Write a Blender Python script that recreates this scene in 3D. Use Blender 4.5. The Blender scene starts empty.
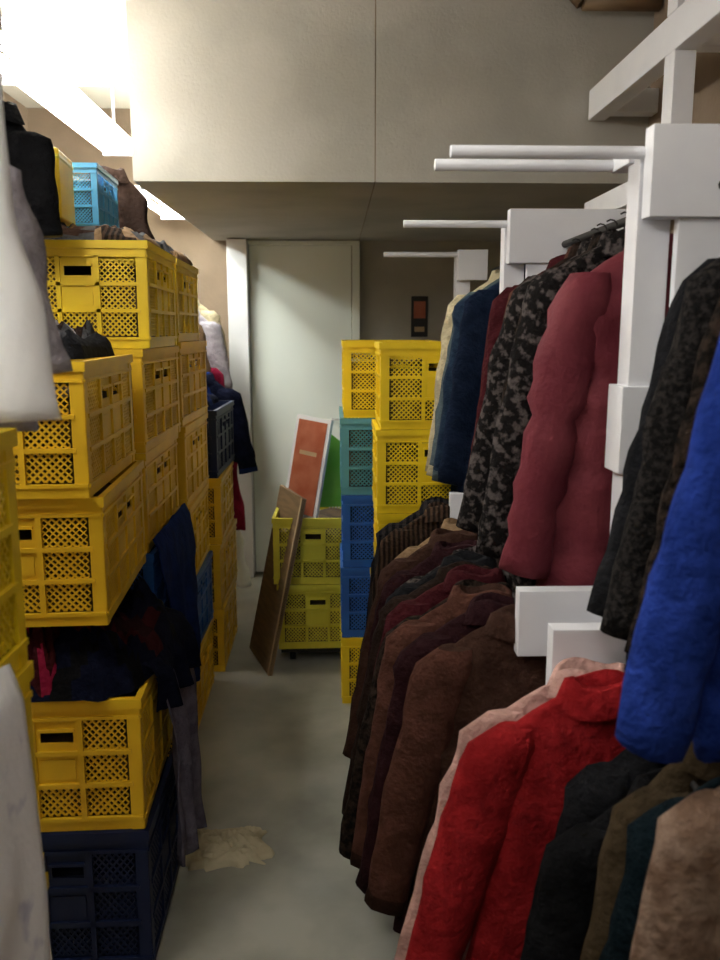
import bpy, math, random
from mathutils import Vector, Matrix, noise
R=math.radians
random.seed(7)
scene=bpy.context.scene
scene.view_settings.view_transform='Standard'
scene.view_settings.look='None'
scene.view_settings.exposure=0.5

# ------------------------------------------------ camera
cam=bpy.data.cameras.new('camera'); co=bpy.data.objects.new('camera',cam); scene.collection.objects.link(co)
cam.sensor_fit='VERTICAL'; cam.sensor_height=36; cam.lens=36*850/960; cam.clip_start=.02
cam.dof.use_dof=True; cam.dof.focus_distance=2.4; cam.dof.aperture_fstop=4.5
co.location=(0,0,1.5); co.rotation_euler=(R(80),0,R(-1.68))
scene.camera=co
w=bpy.data.worlds.new('world'); scene.world=w; w.use_nodes=True
w.node_tree.nodes['Background'].inputs[0].default_value=(.8,.85,1,1); w.node_tree.nodes['Background'].inputs[1].default_value=.05

# ------------------------------------------------ materials
def mat(name,col,rough=0.6,col2=None,scale=8,kind='noise',bump=0.0,bscale=60,spec=0.4,lo=0.4,hi=0.6,stretch=(1,1,1),sheen=0):
    m=bpy.data.materials.new(name); m.use_nodes=True
    nt=m.node_tree; n=nt.nodes; l=nt.links
    b=n['Principled BSDF']; b.inputs['Base Color'].default_value=(*col,1)
    b.inputs['Roughness'].default_value=rough
    b.inputs['Specular IOR Level'].default_value=spec
    tc=n.new('ShaderNodeTexCoord'); mp=n.new('ShaderNodeMapping')
    mp.inputs['Scale'].default_value=stretch
    l.new(tc.outputs['Object'],mp.inputs['Vector'])
    if col2 is not None:
        if kind=='wave':
            t=n.new('ShaderNodeTexWave'); t.inputs['Scale'].default_value=scale; t.inputs['Distortion'].default_value=1.5
            fac=t.outputs['Fac']
        else:
            t=n.new('ShaderNodeTexNoise'); t.inputs['Scale'].default_value=scale; t.inputs['Detail'].default_value=5
            fac=t.outputs['Fac']
        l.new(mp.outputs[0],t.inputs['Vector'])
        r=n.new('ShaderNodeValToRGB'); r.color_ramp.elements[0].position=lo; r.color_ramp.elements[1].position=hi
        r.color_ramp.elements[0].color=(*col,1); r.color_ramp.elements[1].color=(*col2,1)
        l.new(fac,r.inputs[0]); l.new(r.outputs[0],b.inputs['Base Color'])
    if bump:
        t2=n.new('ShaderNodeTexNoise'); t2.inputs['Scale'].default_value=bscale; t2.inputs['Detail'].default_value=3
        l.new(mp.outputs[0],t2.inputs['Vector'])
        bp=n.new('ShaderNodeBump'); bp.inputs['Strength'].default_value=bump; bp.inputs['Distance'].default_value=0.01
        l.new(t2.outputs['Fac'],bp.inputs['Height']); l.new(bp.outputs[0],b.inputs['Normal'])
    return m
def emis(name,col,s):
    m=bpy.data.materials.new(name); m.use_nodes=True
    b=m.node_tree.nodes['Principled BSDF']; b.inputs['Base Color'].default_value=(*col,1)
    b.inputs['Emission Color'].default_value=(*col,1); b.inputs['Emission Strength'].default_value=s
    return m

M={}
M['wall']=mat('painted_plaster',(0.36,0.34,0.295),0.85,(0.42,0.395,0.345),3,bump=0.15,bscale=90)
M['wallr']=mat('brown_wall',(0.20,0.145,0.10),0.85,(0.25,0.185,0.13),3,bump=0.15)
M['ceil']=mat('ceiling_paint',(0.60,0.56,0.48),0.85,(0.65,0.61,0.53),2,bump=0.1)
M['floor']=mat('vinyl_floor',(0.27,0.27,0.23),0.38,(0.44,0.44,0.385),3.5,bump=0.05,bscale=20,lo=0.3,hi=0.62,spec=0.5)
M['door']=mat('door_paint',(0.84,0.89,0.84),0.5,(0.87,0.91,0.86),2)
M['white']=mat('white_enamel',(0.80,0.80,0.83),0.4,(0.74,0.74,0.78),5)
M['metal']=mat('metal',(0.5,0.5,0.5),0.3,spec=0.8)
M['dmetal']=mat('dark_metal',(0.015,0.013,0.012),0.6,spec=0.3)
M['yellow']=mat('yellow_plastic',(0.82,0.52,0.018),0.45,(0.70,0.42,0.016),5,spec=0.4)
M['yellow2']=mat('bright_yellow_plastic',(0.88,0.63,0.014),0.42,(0.80,0.55,0.013),5,spec=0.45)
M['lime']=mat('lime_yellow_plastic',(0.72,0.64,0.06),0.45,(0.64,0.57,0.05),5,spec=0.4)
M['blue']=mat('blue_plastic',(0.02,0.12,0.44),0.42,(0.02,0.09,0.36),5,spec=0.45)
M['dblue']=mat('dark_blue_plastic',(0.006,0.014,0.055),0.5,(0.005,0.011,0.045),4,spec=0.3)
M['teal']=mat('teal_plastic',(0.10,0.32,0.38),0.42,(0.09,0.28,0.34),4,spec=0.45)
M['sky']=mat('sky_blue_plastic',(0.08,0.36,0.66),0.4,(0.07,0.32,0.60),4,spec=0.5)
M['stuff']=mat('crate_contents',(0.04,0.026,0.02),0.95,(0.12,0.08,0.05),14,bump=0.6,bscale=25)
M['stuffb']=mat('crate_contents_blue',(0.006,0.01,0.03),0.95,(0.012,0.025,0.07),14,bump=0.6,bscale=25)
M['black']=mat('black_plastic',(0.015,0.015,0.015),0.5)
M['orange']=mat('orange_print',(0.34,0.08,0.035),0.5,(0.42,0.13,0.07),12)
M['green']=mat('green_card',(0.14,0.50,0.05),0.5,(0.20,0.55,0.08),8)
M['brownb']=mat('brown_board',(0.14,0.088,0.045),0.6,(0.20,0.125,0.065),6,stretch=(1,1,8))
M['card']=mat('cardboard',(0.42,0.30,0.17),0.8,(0.46,0.34,0.2),10)
M['paper']=mat('crumpled_paper',(0.52,0.45,0.30),0.85,(0.64,0.57,0.4),8,bump=0.8,bscale=14)
M['tube']=emis('fluorescent_tube',(1.0,0.98,0.90),46)
M['tuben']=emis('fluorescent_tube_near',(0.98,0.98,0.95),50)
M['tubefill']=emis('added_fill_tube',(0.98,0.98,0.95),28)  # glow of the added fill behind the camera
M['tubef']=emis('fluorescent_tube_far',(0.95,1.0,0.92),66)

def cloth(name,c,c2=None,scale=20,kind='noise',lo=.4,hi=.6,stretch=(1,1,1),rough=0.95,spec=0.06,k=.66,bump=.8,bscale=70):
    if c2 is None: c2=tuple(min(1,x*1.5+0.003) for x in c)
    c=tuple(x*k for x in c); c2=tuple(x*k for x in c2)
    return mat('cloth_'+name,c,rough,c2,scale,kind,bump=bump,bscale=bscale,spec=spec,lo=lo,hi=hi,stretch=stretch)
C={
'black':cloth('black',(0.006,0.006,0.007)),
'char':cloth('charcoal',(0.012,0.012,0.014)),
'grey':cloth('grey',(0.07,0.07,0.075)),
'tweed':cloth('tweed',(0.010,0.009,0.009),(0.034,0.029,0.027),110,lo=.45,hi=.60),
'navy':cloth('navy',(0.005,0.007,0.022)),
'royal':cloth('royal_blue',(0.010,0.028,0.18),k=.75),
'dkroyal':cloth('dark_royal',(0.008,0.022,0.12)),
'denim':cloth('denim',(0.014,0.028,0.055),(0.025,0.045,0.08),30),
'ddenim':cloth('dark_denim',(0.006,0.012,0.030)),
'ldenim':cloth('light_denim',(0.09,0.12,0.13)),
'brown':cloth('brown',(0.048,0.022,0.015)),
'dbrown':cloth('dark_brown',(0.020,0.011,0.008)),
'rust':cloth('rust',(0.090,0.036,0.025)),
'maroon':cloth('maroon',(0.052,0.008,0.011)),
'dmaroon':cloth('dark_maroon',(0.024,0.007,0.009)),
'red':cloth('red',(0.25,0.010,0.012),k=.75),
'puffer':cloth('puffer_red',(0.155,0.022,0.034),(0.20,0.036,0.048),10,rough=0.7,spec=0.15,bump=.3,k=.72),
'pink':cloth('pale_pink',(0.50,0.30,0.26),k=.75),
'tan':cloth('tan',(0.25,0.16,0.09)),
'cream':cloth('cream',(0.48,0.41,0.27),k=.75),
'beige':cloth('beige_fleece',(0.15,0.09,0.06),(0.25,0.17,0.125),26,k=.75),
'camo':cloth('camo_print',(0.012,0.010,0.010),(0.12,0.10,0.095),55,lo=.50,hi=.62),
'fur':cloth('dark_fur',(0.008,0.006,0.005),(0.040,0.026,0.019),60,lo=.4,hi=.6,bump=1.0),
'teal':cloth('dark_teal',(0.004,0.010,0.014)),
'olive':cloth('olive',(0.050,0.034,0.018)),
'stripe':cloth('stripe_knit',(0.010,0.010,0.012),(0.034,0.029,0.028),14,'wave',lo=.4,hi=.6),
'white':cloth('white',(0.93,0.93,0.94),(0.95,0.95,0.96),k=1,bump=.15),
'print':cloth('white_print',(0.90,0.90,0.93),(0.60,0.60,0.72),14,lo=.58,hi=.68,k=1,bump=.2),
'lgrey':cloth('light_grey',(0.28,0.26,0.29),k=1),
'lilac':cloth('lilac',(0.17,0.15,0.20)),
'plaid':cloth('plaid_brown',(0.02,0.013,0.010),(0.07,0.04,0.025),20,'wave',lo=.4,hi=.7),
'crimson':cloth('crimson',(0.26,0.012,0.045),k=.8),
}

# ------------------------------------------------ mesh builder
class MB:
    def __init__(s): s.v=[];s.f=[];s.m=[];s.mats=[];s.sm=[]
    def mi(s,m):
        if m not in s.mats: s.mats.append(m)
        return s.mats.index(m)
    def face(s,idx,m,smooth=False):
        s.f.append(idx); s.m.append(s.mi(m)); s.sm.append(smooth)
    def box(s,x0,x1,y0,y1,z0,z1,m,xf=None):
        b=len(s.v)
        for p in [(x0,y0,z0),(x1,y0,z0),(x1,y1,z0),(x0,y1,z0),(x0,y0,z1),(x1,y0,z1),(x1,y1,z1),(x0,y1,z1)]:
            s.v.append(xf(p) if xf else p)
        for q in [(0,3,2,1),(4,5,6,7),(0,1,5,4),(1,2,6,5),(2,3,7,6),(3,0,4,7)]:
            s.face([b+i for i in q],m)
    def tube(s,pts,r,m,n=8,caps=True):
        pts=[Vector(p) for p in pts]; b=len(s.v); K=len(pts)
        for i,p in enumerate(pts):
            d=(pts[min(i+1,K-1)]-pts[max(i-1,0)]).normalized()
            a=Vector((0,1,0)) if abs(d.y)<0.9 else Vector((1,0,0))
            u=d.cross(a).normalized(); w=d.cross(u).normalized()
            rr=r[i] if isinstance(r,(list,tuple)) else r
            for j in range(n):
                t=2*math.pi*j/n
                s.v.append(tuple(p+u*rr*math.cos(t)+w*rr*math.sin(t)))
        for i in range(K-1):
            for j in range(n):
                s.face([b+i*n+j,b+i*n+(j+1)%n,b+(i+1)*n+(j+1)%n,b+(i+1)*n+j],m,True)
        if caps:
            s.face([b+j for j in range(n)][::-1],m); s.face([b+(K-1)*n+j for j in range(n)],m)
    def mesh(s,name):
        import bmesh
        me=bpy.data.meshes.new(name); me.from_pydata([tuple(p) for p in s.v],[],s.f)
        for m in s.mats: me.materials.append(m)
        for p,mi,sm in zip(me.polygons,s.m,s.sm): p.material_index=mi; p.use_smooth=sm
        me.update()
        bm=bmesh.new(); bm.from_mesh(me); bmesh.ops.recalc_face_normals(bm,faces=bm.faces); bm.to_mesh(me); bm.free()
        return me
    def obj(s,name,loc=(0,0,0),rot=(0,0,0),bevel=0):
        me=s.mesh(name)
        o=bpy.data.objects.new(name,me); scene.collection.objects.link(o)
        o.location=loc; o.rotation_euler=rot
        if bevel:
            bv=o.modifiers.new('bevel','BEVEL'); bv.width=bevel; bv.segments=2; bv.limit_method='ANGLE'
        return o
def place(me,name,loc,rz=0,sc=(1,1,1)):
    o=bpy.data.objects.new(name,me); scene.collection.objects.link(o); o.location=loc; o.rotation_euler=(0,0,rz); o.scale=sc
    return o

# ------------------------------------------------ room
XL,XR,YB,YF,ZC=-1.75,1.12,-1.0,5.2,2.75
def simple(name,b,m,bevel=0):
    mb=MB(); mb.box(*b,m); return mb.obj(name,bevel=bevel)
simple('floor',(XL,XR,YB,YF,-0.1,0),M['floor'])
simple('ceiling',(XL,XR,YB,YF,ZC,ZC+0.1),M['ceil'])
simple('wall_left',(XL-0.1,XL,YB,YF+.1,-0.1,ZC+.1),M['wallr'])
simple('wall_right',(XR,XR+0.1,YB,YF+.1,-0.1,ZC+.1),M['wallr'])
simple('wall_behind',(XL,XR,YB-0.1,YB,-0.1,ZC+.1),M['wall'])
mb=MB(); mb.box(XL,-.63,YF,YF+.1,0,ZC,M['wallr']); mb.box(-.63,XR,YF,YF+.1,0,ZC,M['wall']); mb.obj('wall_back')
mb=MB()
mb.box(-.71,.145,3.17,YF,2.02,ZC,M['wall']); mb.box(.149,XR,3.17,YF,2.02,ZC,M['wall']); mb.box(.145,.149,3.174,YF,2.024,ZC,M['wallr'])
mb.obj('ceiling_bulkhead')
mb=MB(); mb.box(-.50,.10,YF-.045,YF-.005,.01,1.99,M['door'])
mb.box(.03,.05,YF-.075,YF-.045,.95,1.0,M['metal']); mb.tube([(.04,YF-.075,.97),(-.02,YF-.08,.97)],.007,M['metal'])
mb.obj('door_1',bevel=.003)
mb=MB(); mb.box(-.62,-.505,YF-.14,YF-.001,0,2.015,M['white']); mb.box(.105,.15,YF-.06,YF-.001,0,2.015,M['door']); mb.box(-.505,.105,YF-.06,YF-.001,1.992,2.015,M['door'])
mb.obj('trim_1',bevel=.003)
simple('baseboard_back',(.15,XR,YF-.015,YF,0,.07),M['brownb'])
simple('trim_2',(XL,-.712,3.45,3.53,2.43,2.51),M['white'])
# high frame on the right wall
mb=MB()
mb.box(.90,.96,1.2,3.16,2.23,2.33,M['white'])
mb.box(.90,.96,2.38,2.45,1.95,2.23,M['white'])
mb.box(.90,.96,1.2,3.16,1.88,1.95,M['white'])
for y in (1.25,2.38,3.08): mb.box(.96,XR,y,y+.06,2.24,2.32,M['white'])
mb.box(.90,.96,1.25,1.31,1.95,2.23,M['white'])
mb.box(.90,.96,2.38,2.45,2.33,ZC,M['white'])
mb.obj('wall_mounted_shelf_frame',bevel=.003)
mb=MB(); mb.tube([(.85,3.10,2.6),(1.11,3.10,2.6)],.03,M['brownb'],12); mb.tube([(.85,3.10,2.6),(.78,3.12,2.68),(.76,3.12,2.75)],.03,M['brownb'],12); mb.obj('ceiling_pipe')

# ------------------------------------------------ fluorescent lamps and one added fill
def lamp(x,y0,y1,z,m,zc,r=.015):
    mb=MB()
    mb.box(x-.03,x+.03,y0,y1,z,z+.04,M['white'])
    for dx in (-.06,.06):
        mb.tube([(x+dx,y0+.03,z-.015),(x+dx,y1-.03,z-.015)],r,m,10)
    for y in (y0,y1-.03): mb.box(x-.085,x+.085,y,y+.03,z-.04,z+.02,M['white'])
    for y in (y0+.15,y1-.15): mb.tube([(x,y,z+.03),(x,y,zc)],.006,M['white'],6)
    return mb.obj('fluorescent_or_fill_lamp')
lamp(-.97,2.45,4.15,2.33,M['tube'],ZC,.024)
lamp(-.88,4.2,4.98,2.15,M['tubef'],ZC)
lamp(-.90,.35,1.65,2.40,M['tuben'],ZC)
lamp(-.30,-.85,.25,2.50,M['tubefill'],ZC)  # unseen fill lamp, added behind the camera to brighten fronts facing it

# ------------------------------------------------ crates
def crate_mesh(nm,W,D,H,m,stuff):
    mb=MB()
    mb.box(-W/2+.01,W/2-.01,-D/2+.01,D/2-.01,0.004,.012,m)
    def side(L,f,nc):
        h=L/2
        def bx(s0,s1,z0,z1,n0,n1,mm=m):
            mb.box(s0,s1,n0,n1,z0,z1,mm,xf=lambda p:f(p[0],p[1],p[2]))
        bx(-h,-h+.028,0,H,-.006,.002); bx(h-.028,h,0,H,-.006,.002)
        bx(-h-.006,h+.006,H-.022,H,-.008,.007)
        bx(-h,h,H-.045,H-.038,-.003,.005)
        bx(-h,h,H-.038,H-.022,-.006,0)
        bx(-h,h,0,.028,-.006,.0)
        bx(-h,h,.024,.032,-.004,.005)
        z=[.032,.032+(H-.077)/3,.032+2*(H-.077)/3,H-.045]
        s0=-h+.028; cw=(L-.056)/nc
        for i in range(1,nc): bx(s0+i*cw-.006,s0+i*cw+.006,.028,H-.04,-.006,.005)
        for k in (1,2): bx(-h+.02,h-.02,z[k]-.005,z[k]+.005,-.006,.005)
        mid=[nc//2] if nc%2 else [nc//2-1,nc//2]
        for i in range(nc):
            for k in range(3):
                a0=s0+i*cw+.004; a1=s0+(i+1)*cw-.004; b0=z[k]+.003; b1=z[k+1]-.003
                if i in mid and k==2:
                    hz=(b0+b1)/2
                    bx(a0,a1,b0,hz-.014,-.005,-.001); bx(a0,a1,hz+.014,b1,-.005,-.001)
                    bx(a0,a0+.012,hz-.014,hz+.014,-.005,-.001); bx(a1-.012,a1,hz-.014,hz+.014,-.005,-.001)
                    bx(a0+.008,a1-.008,hz+.012,hz+.018,-.01,.006)
                    continue
                if (i in mid and k==1):
                    bx(a0,a1,b0,b1,-.005,-.001); bx(a0+.01,a1-.01,b0+.012,b1-.012,-.001,.001)
                    continue
                w=a1-a0; hh=b1-b0; p=.0165; bw=.0066
                c=-hh+p/2
                while c<w:
                    t0=max(0,-c); t1=min(hh,w-c)
                    if t1-t0>.004:
                        for sg in (1,-1):
                            q=[]
                            for tt,e in ((t0,-bw/2),(t0,bw/2),(t1,bw/2),(t1,-bw/2)):
                                ss=c+tt+e; ss=min(max(ss,0),w)
                                if sg<0: ss=w-ss
                                q.append((a0+ss,b0+tt))
                            base=len(mb.v)
                            for n in (-.001,-.005):
                                for (ss,zz) in q: mb.v.append(f(ss,n,zz))
                            mb.face([base,base+1,base+2,base+3],m)
                            mb.face([base+7,base+6,base+5,base+4],m)
                            for e in range(4):
                                mb.face([base+e,base+(e+1)%4,base+4+(e+1)%4,base+4+e],m)
                    c+=p
    side(W,lambda s,n,z:(s,-D/2-n,z),3)
    side(W,lambda s,n,z:(-s,D/2+n,z),3)
    side(D,lambda s,n,z:(W/2+n,s,z),4)
    side(D,lambda s,n,z:(-W/2-n,-s,z),4)
    N=10
    base=len(mb.v); ix=W/2-.016; iy=D/2-.016
    for i in range(N+1):
        for j in range(N+1):
            x=-ix+2*ix*i/N; y=-iy+2*iy*j/N
            zz=H-.07+.03*noise.noise(Vector((x*9,y*9,W*7+H)))
            mb.v.append((x,y,zz))
    for i in range(N):
        for j in range(N):
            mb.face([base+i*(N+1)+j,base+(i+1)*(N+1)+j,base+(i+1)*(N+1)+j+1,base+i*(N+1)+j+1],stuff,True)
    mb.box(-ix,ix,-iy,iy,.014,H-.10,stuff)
    return mb.mesh(nm)
CW,CD,CH=.37,.52,.30
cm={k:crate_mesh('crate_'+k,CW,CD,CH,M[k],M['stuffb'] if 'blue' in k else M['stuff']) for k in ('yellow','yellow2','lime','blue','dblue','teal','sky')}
def crate(k,xr,y0,z,rz=0,h=CH,turn=False,w=CW,d=CD):
    W,D=(CD,w) if turn else (w,d)
    loc=(xr-W/2,y0+D/2,z)
    return place(cm[k],'storage_crate',loc,(math.pi/2 if turn else 0)+rz,(w/CW,d/CD,h/CH))
# stack A (front left)
crate('dblue',-.445,1.80,0,0.02,h=.365)
crate('yellow',-.455,1.80,.367,.04,h=.32)
crate('yellow',-.515,1.78,.865,.06,h=.285)
crate('yellow',-.53,1.76,1.152,.05,h=.285)
# stack B
for i,(k,h) in enumerate([('yellow',.28),('blue',.29),('blue',.29),('yellow',.29),('yellow',.29),('yellow2',.29)]):
    z=[0,.282,.574,.866,1.158,1.450][i]
    crate(k,-.535+[0,0,.01,-.01,0,.01][i],2.40,z,[0,.02,-.02,.01,-.01,.04][i],h)
# stack C
for i in range(5):
    z=.292*i; crate('yellow' if i!=1 else 'blue',-.53,2.98,z,[.01,-.01,.02,0,-.02][i],.29)
crate('yellow2',-.545,2.98,1.46,.02,.28)
# stack D
for i,k in enumerate(['yellow','yellow','yellow','dblue']):
    crate(k,-.50,3.60,.292*i,[.01,-.02,.02,-.02][i],.29)
# near-left stack
for i in range(4): crate('yellow2',-.45,.665,.342*i,0,.34)
# middle pair on dolly
crate('lime',.085,3.66,.082,.03,.30,w=.35); crate('lime',.08,3.66,.384,-.02,.30,w=.35)
# blue column
for i,(k,h) in enumerate([('yellow2',.28),('blue',.29),('blue',.29),('teal',.30),('yellow2',.29)]):
    z=[0,.282,.574,.866,1.168][i]
    crate(k,.395+[0,0,.005,.0,.01][i],3.26,z,0,h)
# yellow column
for i in range(5):
    z=.292*i; crate('yellow2',.665+[0,-.005,.005,0,.01][i],2.87,z,0,.29,turn=True,w=.35)
crate('sky',-.745,2.78,1.81,.05,.20,w=.24,d=.32)

# dolly
mb=MB(); mb.box(-.25,.07,3.68,4.16,.055,.08,M['black'])
for x in (-.20,.03):
    for y in (3.74,4.10):
        mb.tube([(x-.013,y,.027),(x+.013,y,.027)],.027,M['black'],14); mb.box(x-.018,x-.014,y-.01,y+.01,.027,.056,M['metal']); mb.box(x+.014,x+.018,y-.01,y+.01,.027,.056,M['metal'])
mb.obj('crate_dolly')
mb=MB(); mb.box(-.009,.009,-.18,.18,0,.80,M['brownb']); mb.box(-.011,.011,-.18,-.165,0,.80,M['card'])
mb.obj('leaning_board',(-.35,3.71,.003),(0,R(12),R(19)),bevel=.002)
mb=MB(); w,h=.20,.46
mb.box(-w/2,w/2,-.008,.008,0,h,M['white']); mb.box(-w/2+.018,w/2-.018,-.011,-.008,.018,h-.018,M['orange']); mb.box(-.05,.05,-.0125,-.011,h*.62,h*.66,M['card'])
mb.obj('framed_sign',(-.165,3.80,.66),(R(-9),R(5),R(-38)),bevel=.002)
mb=MB(); 
pts=[(-.06,0),(.08,0),(.08,.30),(.03,.34),(-.02,.24),(-.06,.14)]
for y in (-.004,.004):
    for p in pts: mb.v.append((p[0],y,p[1]))
mb.face(list(range(6)),M['green']); mb.face(list(range(6,12))[::-1],M['green'])
for i in range(6): mb.face([i,(i+1)%6,6+(i+1)%6,6+i],M['green'])
mb.obj('green_cardboard_cutout',(-.045,3.90,.685),(R(-6),0,.1))

# ------------------------------------------------ racks on the right
mb=MB(); W=M['white']
for k,py in enumerate((1.56,2.57,3.58,0.45)):
    ox=.035 if k==0 else 0
    mb.box(.495+ox,.555+ox,py-.03,py+.03,0,1.81,W)
    mb.box(.482+ox,.568+ox,py-.04,py+.04,1.24,1.40,W)
    if py<3.3:
        mb.box(.50+ox,.95,py-.075,py-.035,1.69,1.84,W)
        mb.box(.555+ox,.665+ox,py-.065,py-.045,1.36,1.69,W)
        mb.box(.40,.54,py-.075,py-.035,.80,.955,W); mb.box(.36,.55,py+.035,py+.07,.86,.995,W)
    else:
        mb.box(.50,.62,py-.06,py-.03,1.70,1.82,W)
    mb.tube([(.54,py-.03,1.802),(.20,py-.03,1.802)],.011,W,12)
    if py<2: mb.tube([(.57,py+.09,1.802),(.187,py+.09,1.802)],.011,W,12); mb.box(.52,.585,py,py+.10,1.79,1.814,W)
    mb.box(.43,.93,py-.025,py+.025,0,.05,W)
    mb.box(.87,.93,py-.025,py+.025,0,1.80,W)
mb.tube([(.66,.42,1.742),(.66,3.60,1.742)],.010,M['dmetal'],12)
mb.tube([(.50,.42,.872),(.50,1.50,.872)],.005,M['dmetal'],10)
mb.tube([(.38,1.60,.895),(.38,2.80,.895)],.006,M['dmetal'],10)
mb.obj('clothes_rack',bevel=.003)

# ------------------------------------------------ garments
def garment(name,x,y,zt,L,m,m2=None,hw=.20,th=.085,yaw=0,flare=.03,sl=None,seed=None,puff=False,sleeves=True,collar=True,hook=.055,sflare=.05,slm=None):
    if seed is None: seed=random.random()*100
    m2=m2 or m; slm=slm or m
    mb=MB(); n=30; K=26
    if sl is None: sl=min(L*.9,.60)
    drop=.10
    rings=[]
    for i in range(K):
        t=i/(K-1)
        s=t**1.25
        z=-L*s
        if -z<drop: 
            a=(-z)/drop; w=.05+(hw*.97-.05)*(a**.75)
        else:
            a=(-z-drop)/(L-drop); w=hw*.97-.03*math.sin(min(1,a*1.5)*math.pi)*.6+flare*a
        d=th*.5*(.42+.58*min(1,(-z)/.14))*(1+.12*t)
        if puff:
            q=abs(math.sin(math.pi*z/.085)); d*=(.78+.30*q); w*=(.97+.03*q)
        rings.append((z,w,d,t))
    b=len(mb.v)
    for (z,w,d,t) in rings:
        for j in range(n):
            th_=2*math.pi*j/n; c=math.cos(th_); s_=math.sin(th_)
            px=w*math.copysign(abs(c)**.8,c); py=d*math.copysign(abs(s_)**.7,s_)
            fold=.012*t*math.sin(px*52+seed*3+2*noise.noise(Vector((px*4,z*3,seed))))
            wr=.014*noise.noise(Vector((px*11,z*13,seed+s_)))
            py+=(fold+wr)*(1 if abs(s_)>.2 else .3)
            px+=.008*noise.noise(Vector((c*2,z*9,seed+9)))
            zz=z+(.012*math.sin(px*18+seed) if t>.97 else 0)
            mb.v.append((px,py,zz))
    for i in range(K-1):
        for j in range(n):
            front=(abs(j+.5-n*.75)<1.2)
            mb.face([b+i*n+j,b+i*n+(j+1)%n,b+(i+1)*n+(j+1)%n,b+(i+1)*n+j],m2 if front else m,True)
    mb.face([b+j for j in range(n)],m2); mb.face([b+(K-1)*n+j for j in range(n)][::-1],m2)
    if collar:
        b=len(mb.v); nn=20
        prof=[(.048,.022,-.012),(.052,.030,.022),(.066,.040,.018),(.085,.046,-.030)]
        for (rx,ry,z) in prof:
            for j in range(nn):
                a=2*math.pi*j/nn; mb.v.append((rx*math.cos(a),ry*math.sin(a)*(.9 if puff else 1),z+.006*math.sin(3*a+seed)))
        for i in range(3):
            for j in range(nn): mb.face([b+i*nn+j,b+i*nn+(j+1)%nn,b+(i+1)*nn+(j+1)%nn,b+(i+1)*nn+j],m2 if i==0 else m,True)
    if sleeves:
        for sd in (-1,1):
            b=len(mb.v); ns=14; ks=18
            sw=sflare*(.7+.6*random.random())
            yo=-.012*random.random()
            for i in range(ks):
                t=i/(ks-1)
                cx=sd*(hw*.70+ (hw*.24+sw)*t**.8 ); cz=-.055-t*sl
                rx=.064*(1-.30*t); ry=th*.44*(1-.22*t)
                if i==0: rx*=.55;ry*=.6
                if puff:
                    q=abs(math.sin(math.pi*cz/.085)); rx*=(.85+.25*q); ry*=(.85+.25*q)
                if i>=ks-2: rx*=1.06
                for j in range(ns):
                    a=2*math.pi*j/ns
                    k2=1+.22*noise.noise(Vector((math.cos(a)*1.5,cz*16,seed+sd*4+math.sin(a))))
                    mb.v.append((cx+rx*k2*math.cos(a),yo+ry*k2*math.sin(a)-.006,cz+.3*(cx*sd-hw*.7)*math.cos(a)*sd*.3))
            for i in range(ks-1):
                for j in range(ns): mb.face([b+i*ns+j,b+i*ns+(j+1)%ns,b+(i+1)*ns+(j+1)%ns,b+(i+1)*ns+j],m2 if i>=ks-2 else slm,True)
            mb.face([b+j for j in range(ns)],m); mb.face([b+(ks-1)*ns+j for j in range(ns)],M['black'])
    if hook:
        pts=[(0,0,-.01),(0,0,hook*.45)]
        for q in range(7):
            a=math.pi*(-.5+q/6*1.25); pts.append((.014*math.cos(a),0,hook-.002+.014*math.sin(a)))
        mb.tube(pts,.0018,M['dmetal'],6)
    return mb.obj(name,(x,y,zt),(0,0,yaw))

def row(items,y0,y1,x,zt,rnd=.012,**base):
    n=len(items)
    for i,it in enumerate(items):
        y=y0+(y1-y0)*i/max(1,n-1)
        kw=dict(base); kw.update(dict(it[3]) if len(it)>3 else {})
        nm,m,L=it[0],it[1],it[2]
        kw.setdefault('yaw',random.uniform(-.10,.16))
        xx=x+kw.pop('dx',0)+random.uniform(-rnd,rnd)
        m2=kw.pop('m2',None)
        garment(nm,xx,y,zt+kw.pop('dz',0)+random.uniform(-.012,.008),L,C[m],C[m2] if m2 else None,**kw)
# upper tier, far / mid / near groups
row([('denim_jacket','ddenim',.70,{'dx':.0}),('denim_jacket','denim',.74,{'m2':'ldenim','dx':-.02}),('grey_jacket','ldenim',.74,{'m2':'cream','dx':-.03}),('cream_jacket','cream',.66,{'dx':-.03})],2.65,2.84,.62,1.675,th=.07)
row([('puffer_jacket','puffer',.74,{'puff':True,'th':.12,'hw':.20,'sflare':.06,'dx':.02}),
     ('camo_jacket','camo',.82,{'hw':.21,'yaw':.1,'sflare':.09,'dx':-.01}),
     ('fur_coat','fur',.90,{'m2':'camo','sflare':.08}),
     ('patterned_coat','camo',.92,{'dx':-.01,'sflare':.08}),
     ('wool_coat','dbrown',.84),
     ('wool_coat','rust',.80,{'m2':'dbrown'}),
     ('maroon_coat','maroon',.78,{'m2':'dmaroon'}),
     ('brown_jacket','maroon',.66,{'dx':.03}),
     ('maroon_coat','dmaroon',.72,{'dx':.05})],1.70,2.42,.63,1.675)
row([('royal_blue_jacket','royal',.68,{'hw':.21,'sflare':.12,'dx':-.05,'th':.10,'dz':-.03}),
     ('striped_coat','stripe',.85,{'dx':.02}),
     ('fur_coat','fur',.90,{'dx':.01}),
     ('tweed_coat','tweed',.90,{'dx':.01}),
     ('charcoal_coat','char',.92,{'dx':.03})],1.02,1.41,.755,1.675,sflare=.12)
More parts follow.
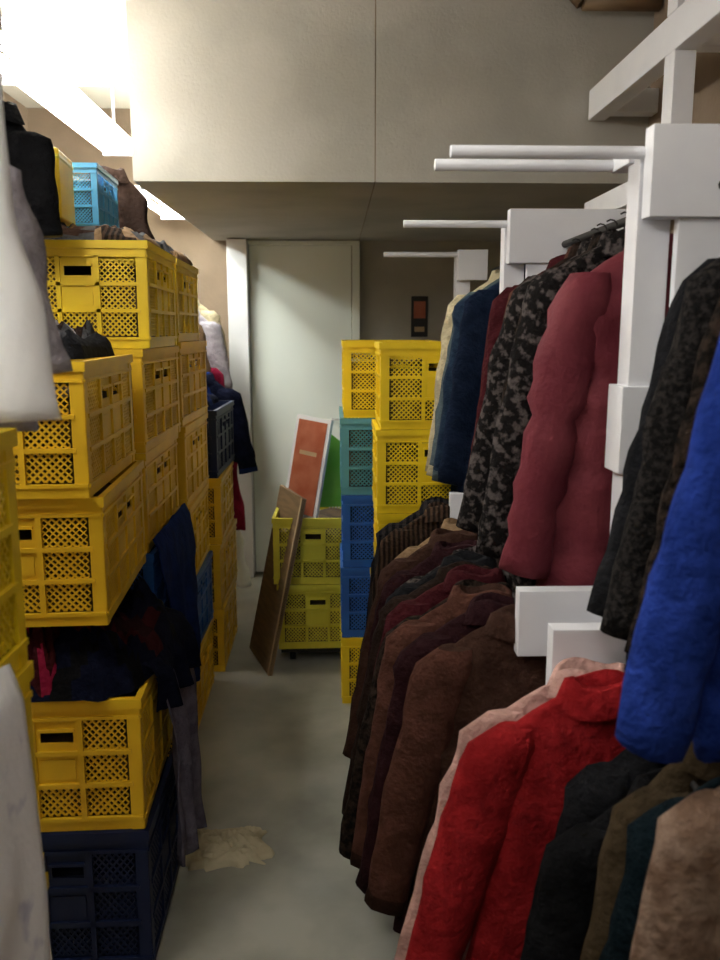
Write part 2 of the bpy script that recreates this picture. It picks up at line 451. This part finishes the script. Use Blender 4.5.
# lower tier
row([('beige_coat','beige',.72,{'m2':'stripe','dx':.235,'hw':.2,'dz':.12}),
     ('teal_jacket','teal',.70,{'dx':.24,'dz':.04,'m2':'olive'}),
     ('olive_jacket','olive',.50,{'dx':.20,'dz':.04,'hw':.17,'m2':'tan'}),
     ('black_jacket','black',.72,{'dx':.16,'dz':-.09,'hw':.19}),
     ('black_jacket','char',.74,{'dx':.20,'dz':-.03,'hw':.18}),
     ('red_jacket','red',.80,{'dx':.085,'hw':.22,'sflare':.09,'th':.09,'yaw':.05}),
     ('pink_jacket','pink',.80,{'dx':.09,'hw':.22,'sflare':.10,'th':.05,'yaw':.05,'dz':-.004})],.95,1.44,.37,.885,hook=.0,rnd=.004)
row([('brown_jacket','brown',.68,{'hw':.20,'dx':.045,'slm':C['rust']}),
     ('maroon_coat','dmaroon',.76,{'dx':.01}),
     ('brown_coat','rust',.76,{'m2':'brown','dx':.0}),
     ('fur_coat','fur',.78),
     ('maroon_coat','maroon',.80,{'dx':-.01}),
     ('brown_coat','dbrown',.78,{'dx':-.01}),
     ('black_coat','char',.82),
     ('patterned_coat','camo',.70,{'dx':.04}),
     ('maroon_coat','dmaroon',.80),
     ('brown_coat','brown',.82)],1.66,2.36,.335,.905,hook=.0,sflare=.08)
row([('tan_jacket','tan',.62,{'dx':.04})],2.45,2.45,.345,.925,hook=.0,th=.08)
row([('plaid_jacket','plaid',.74),('wool_coat','stripe',.76),('fur_coat','fur',.74,{'dx':.02})],2.65,2.80,.345,.925,hook=.0,th=.07,sflare=.06)

# left near : white shirt on a hanging rail
mb=MB(); mb.tube([(-.66,.4,1.99),(-.66,1.55,1.99)],.012,M['metal'],12)
for y in (.45,1.5): mb.tube([(-.66,y,2.0),(-.66,y,ZC)],.006,M['metal'],8)
mb.obj('hanging_clothes_rail')
garment('white_shirt',-.62,1.04,1.93,.545,C['white'],hw=.258,th=.06,yaw=0,flare=.035,sleeves=False,hook=.055)
garment('grey_cardigan',-.645,1.26,1.79,.44,C['lgrey'],hw=.20,th=.06,flare=.01,sleeves=True,sl=.30,sflare=.03,hook=.19)

# far left rack with clothes
mb=MB()
for y in (4.15,4.95):
    mb.tube([(-.86,y,0),(-.86,y,1.68)],.014,M['white'],10); mb.tube([(-1.1,y,.02),(-.64,y,.02)],.014,M['white'],10)
mb.tube([(-.86,4.15,1.68),(-.86,4.95,1.68)],.014,M['white'],10)
mb.tube([(-.86,4.15,1.30),(-.66,4.15,1.30)],.010,M['white'],8)
mb.obj('garment_rack')
garment('cream_shirt',-.82,4.80,1.66,.60,C['cream'],hw=.17)
garment('grey_shirt',-.80,4.66,1.60,.40,C['lgrey'],hw=.17)
garment('red_dress',-.77,4.50,1.36,.9,C['crimson'],sflare=.02,hw=.17)
garment('brown_shirt',-.86,4.38,1.60,.45,C['tan'],hw=.17)
garment('navy_jacket',-.67,4.25,1.27,.42,C['navy'],C['dkroyal'],hw=.18,sflare=.05,sl=.42)
garment('red_trousers',-.60,4.40,.96,.50,C['crimson'],hw=.10,sleeves=False,collar=False,hook=0)
garment('white_bag',-.585,4.55,.46,.34,C['white'],hw=.09,th=.09,sleeves=False,collar=False,hook=0)

# ------------------------------------------------ cloth heaps and drapes
def heap(name,cx,cy,z0,rx,ry,h,mats,seed=0,wr=.12,edge=.10):
    mb=MB(); NR=22; NA=72
    def pt(r,a):
        c=math.cos(a); s=math.sin(a)
        u=r*math.copysign(abs(c)**.55,c); v=r*math.copysign(abs(s)**.55,s)
        k=1+edge*noise.noise(Vector((c*2.5,s*2.5,seed+3)))+edge*.5*noise.noise(Vector((c*7,s*7,seed)))
        e=max(0,1-r**3.2)
        nz=noise.noise(Vector((u*2.2,v*2.2,seed))); n2=abs(noise.noise(Vector((u*4.2,v*4.2,seed+5)))); n3=noise.noise(Vector((u*8,v*8,seed+8)))
        z=z0+h*e**.5*(.70+.45*nz+.55*n2+wr*n3)
        return (cx+rx*u*k,cy+ry*v*k,max(z,z0+.001)),(u,v)
    uv=[]
    p,q=pt(0,0); mb.v.append(p); uv.append(q)
    for i in range(1,NR+1):
        for j in range(NA):
            p,q=pt(i/NR,2*math.pi*j/NA); mb.v.append(p); uv.append(q)
    def mm(i0):
        u,v=uv[i0]
        k=noise.noise(Vector((u*1.7+3,v*1.7,seed+20)))+.12*noise.noise(Vector((u*6,v*6,seed)))
        return mats[int(min(.999,max(0,(k+.6)/1.2))*len(mats))]
    for j in range(NA): mb.face([0,1+j,1+(j+1)%NA],mm(0),True)
    for i in range(NR-1):
        for j in range(NA):
            a=1+i*NA+j; b_=1+i*NA+(j+1)%NA; c=1+(i+1)*NA+(j+1)%NA; d=1+(i+1)*NA+j
            mb.face([a,b_,c,d],mm(a),True)
    return mb.obj(name)
heap('clothes_pile',-.635,2.03,.69,.20,.26,.18,[C['dmaroon'],C['maroon'],C['navy'],C['black'],C['navy']],3,wr=.2)
heap('red_scarf',-.70,1.865,.70,.085,.08,.18,[C['crimson'],C['maroon'],C['crimson']],33,wr=.3)
heap('clothes_pile',-.71,2.02,1.437,.16,.23,.09,[C['char'],C['grey'],C['dbrown'],C['lgrey']],8,wr=.25)
heap('clothes_pile',-.70,2.66,1.741,.17,.24,.06,[C['brown'],C['grey'],C['tan'],C['plaid'],C['beige']],14,wr=.25)
heap('clothes_pile',-.71,3.24,1.741,.17,.24,.07,[C['tan'],C['grey'],C['beige']],17,wr=.25)
heap('clothes_pile',-.70,3.86,1.17,.16,.23,.08,[C['dkroyal'],C['navy'],C['navy']],19)
heap('crumpled_cloth',-.33,2.28,0,.13,.095,.035,[M['paper']],30,wr=.6,edge=.4)

def drape(name,x,y0,y1,zt,zb,m,seed,over=.10,amp=.018,taper=0.0):
    mb=MB(); NU=28; NV=26
    Lh=zt-zb
    for i in range(NV+1):
        s=i/NV*(over+Lh)
        for j in range(NU+1):
            v=j/NU; yy=y0+(y1-y0)*v
            hang=max(0,s-over)/Lh
            f=amp*(.4+hang)*(math.sin(v*17+seed)+.6*math.sin(v*31+seed*2))+.012*noise.noise(Vector((v*5,s*7,seed)))
            if s<over: px=x-(over-s); pz=zt+.008+.01*noise.noise(Vector((v*6,s*20,seed)))+.004
            else: px=x+.012+amp*1.8*min(1,hang*4)+f*min(1,hang*3); pz=zt-(s-over)*(1-.07*abs(math.sin(v*4+seed)))
            yc=(y0+y1)/2
            yy=yc+(yy-yc)*(1-taper*hang)
            mb.v.append((px,yy,pz))
    for i in range(NV):
        for j in range(NU):
            mb.face([i*(NU+1)+j,(i+1)*(NU+1)+j,(i+1)*(NU+1)+j+1,i*(NU+1)+j+1],m,True)
    o=mb.obj(name); sd=o.modifiers.new('solid','SOLIDIFY'); sd.thickness=.004
    return o
drape('blue_cloth',-.52,2.38,2.90,.90,.28,C['dkroyal'],2,over=.001,amp=.012)
drape('navy_sweater',-.445,1.90,2.30,.72,.58,C['navy'],5,over=.12,amp=.014,taper=.2)
drape('lilac_cloth',-.435,1.95,2.28,.66,.12,C['lilac'],9,over=.001,taper=.3,amp=.014)
drape('white_sheet',-.447,.66,1.11,1.04,.03,C['print'],11,over=.001,amp=.006)

# things on top of the left stacks
mb=MB(); mb.box(-.06,.06,-.1,.1,0,.19,M['yellow2']); mb.box(-.062,.062,-.102,.102,.16,.175,M['lime']); mb.obj('yellow_box',(-.835,2.60,1.81),(0,0,.1),bevel=.006)
garment('black_jacket',-.86,2.28,2.04,.28,C['black'],hw=.12,th=.08,hook=0,sflare=.01)
garment('brown_coat',-.86,3.40,2.08,.30,C['dbrown'],hw=.16,th=.08,hook=0,sleeves=False)
mb=MB(); mb.box(0,.10,-.01,0,0,.24,M['black']); mb.box(.015,.085,-.013,-.01,.11,.21,M['orange']); mb.box(.02,.08,-.013,-.01,.03,.06,M['card']); mb.obj('wall_calendar',(.46,YF-.003,1.46))
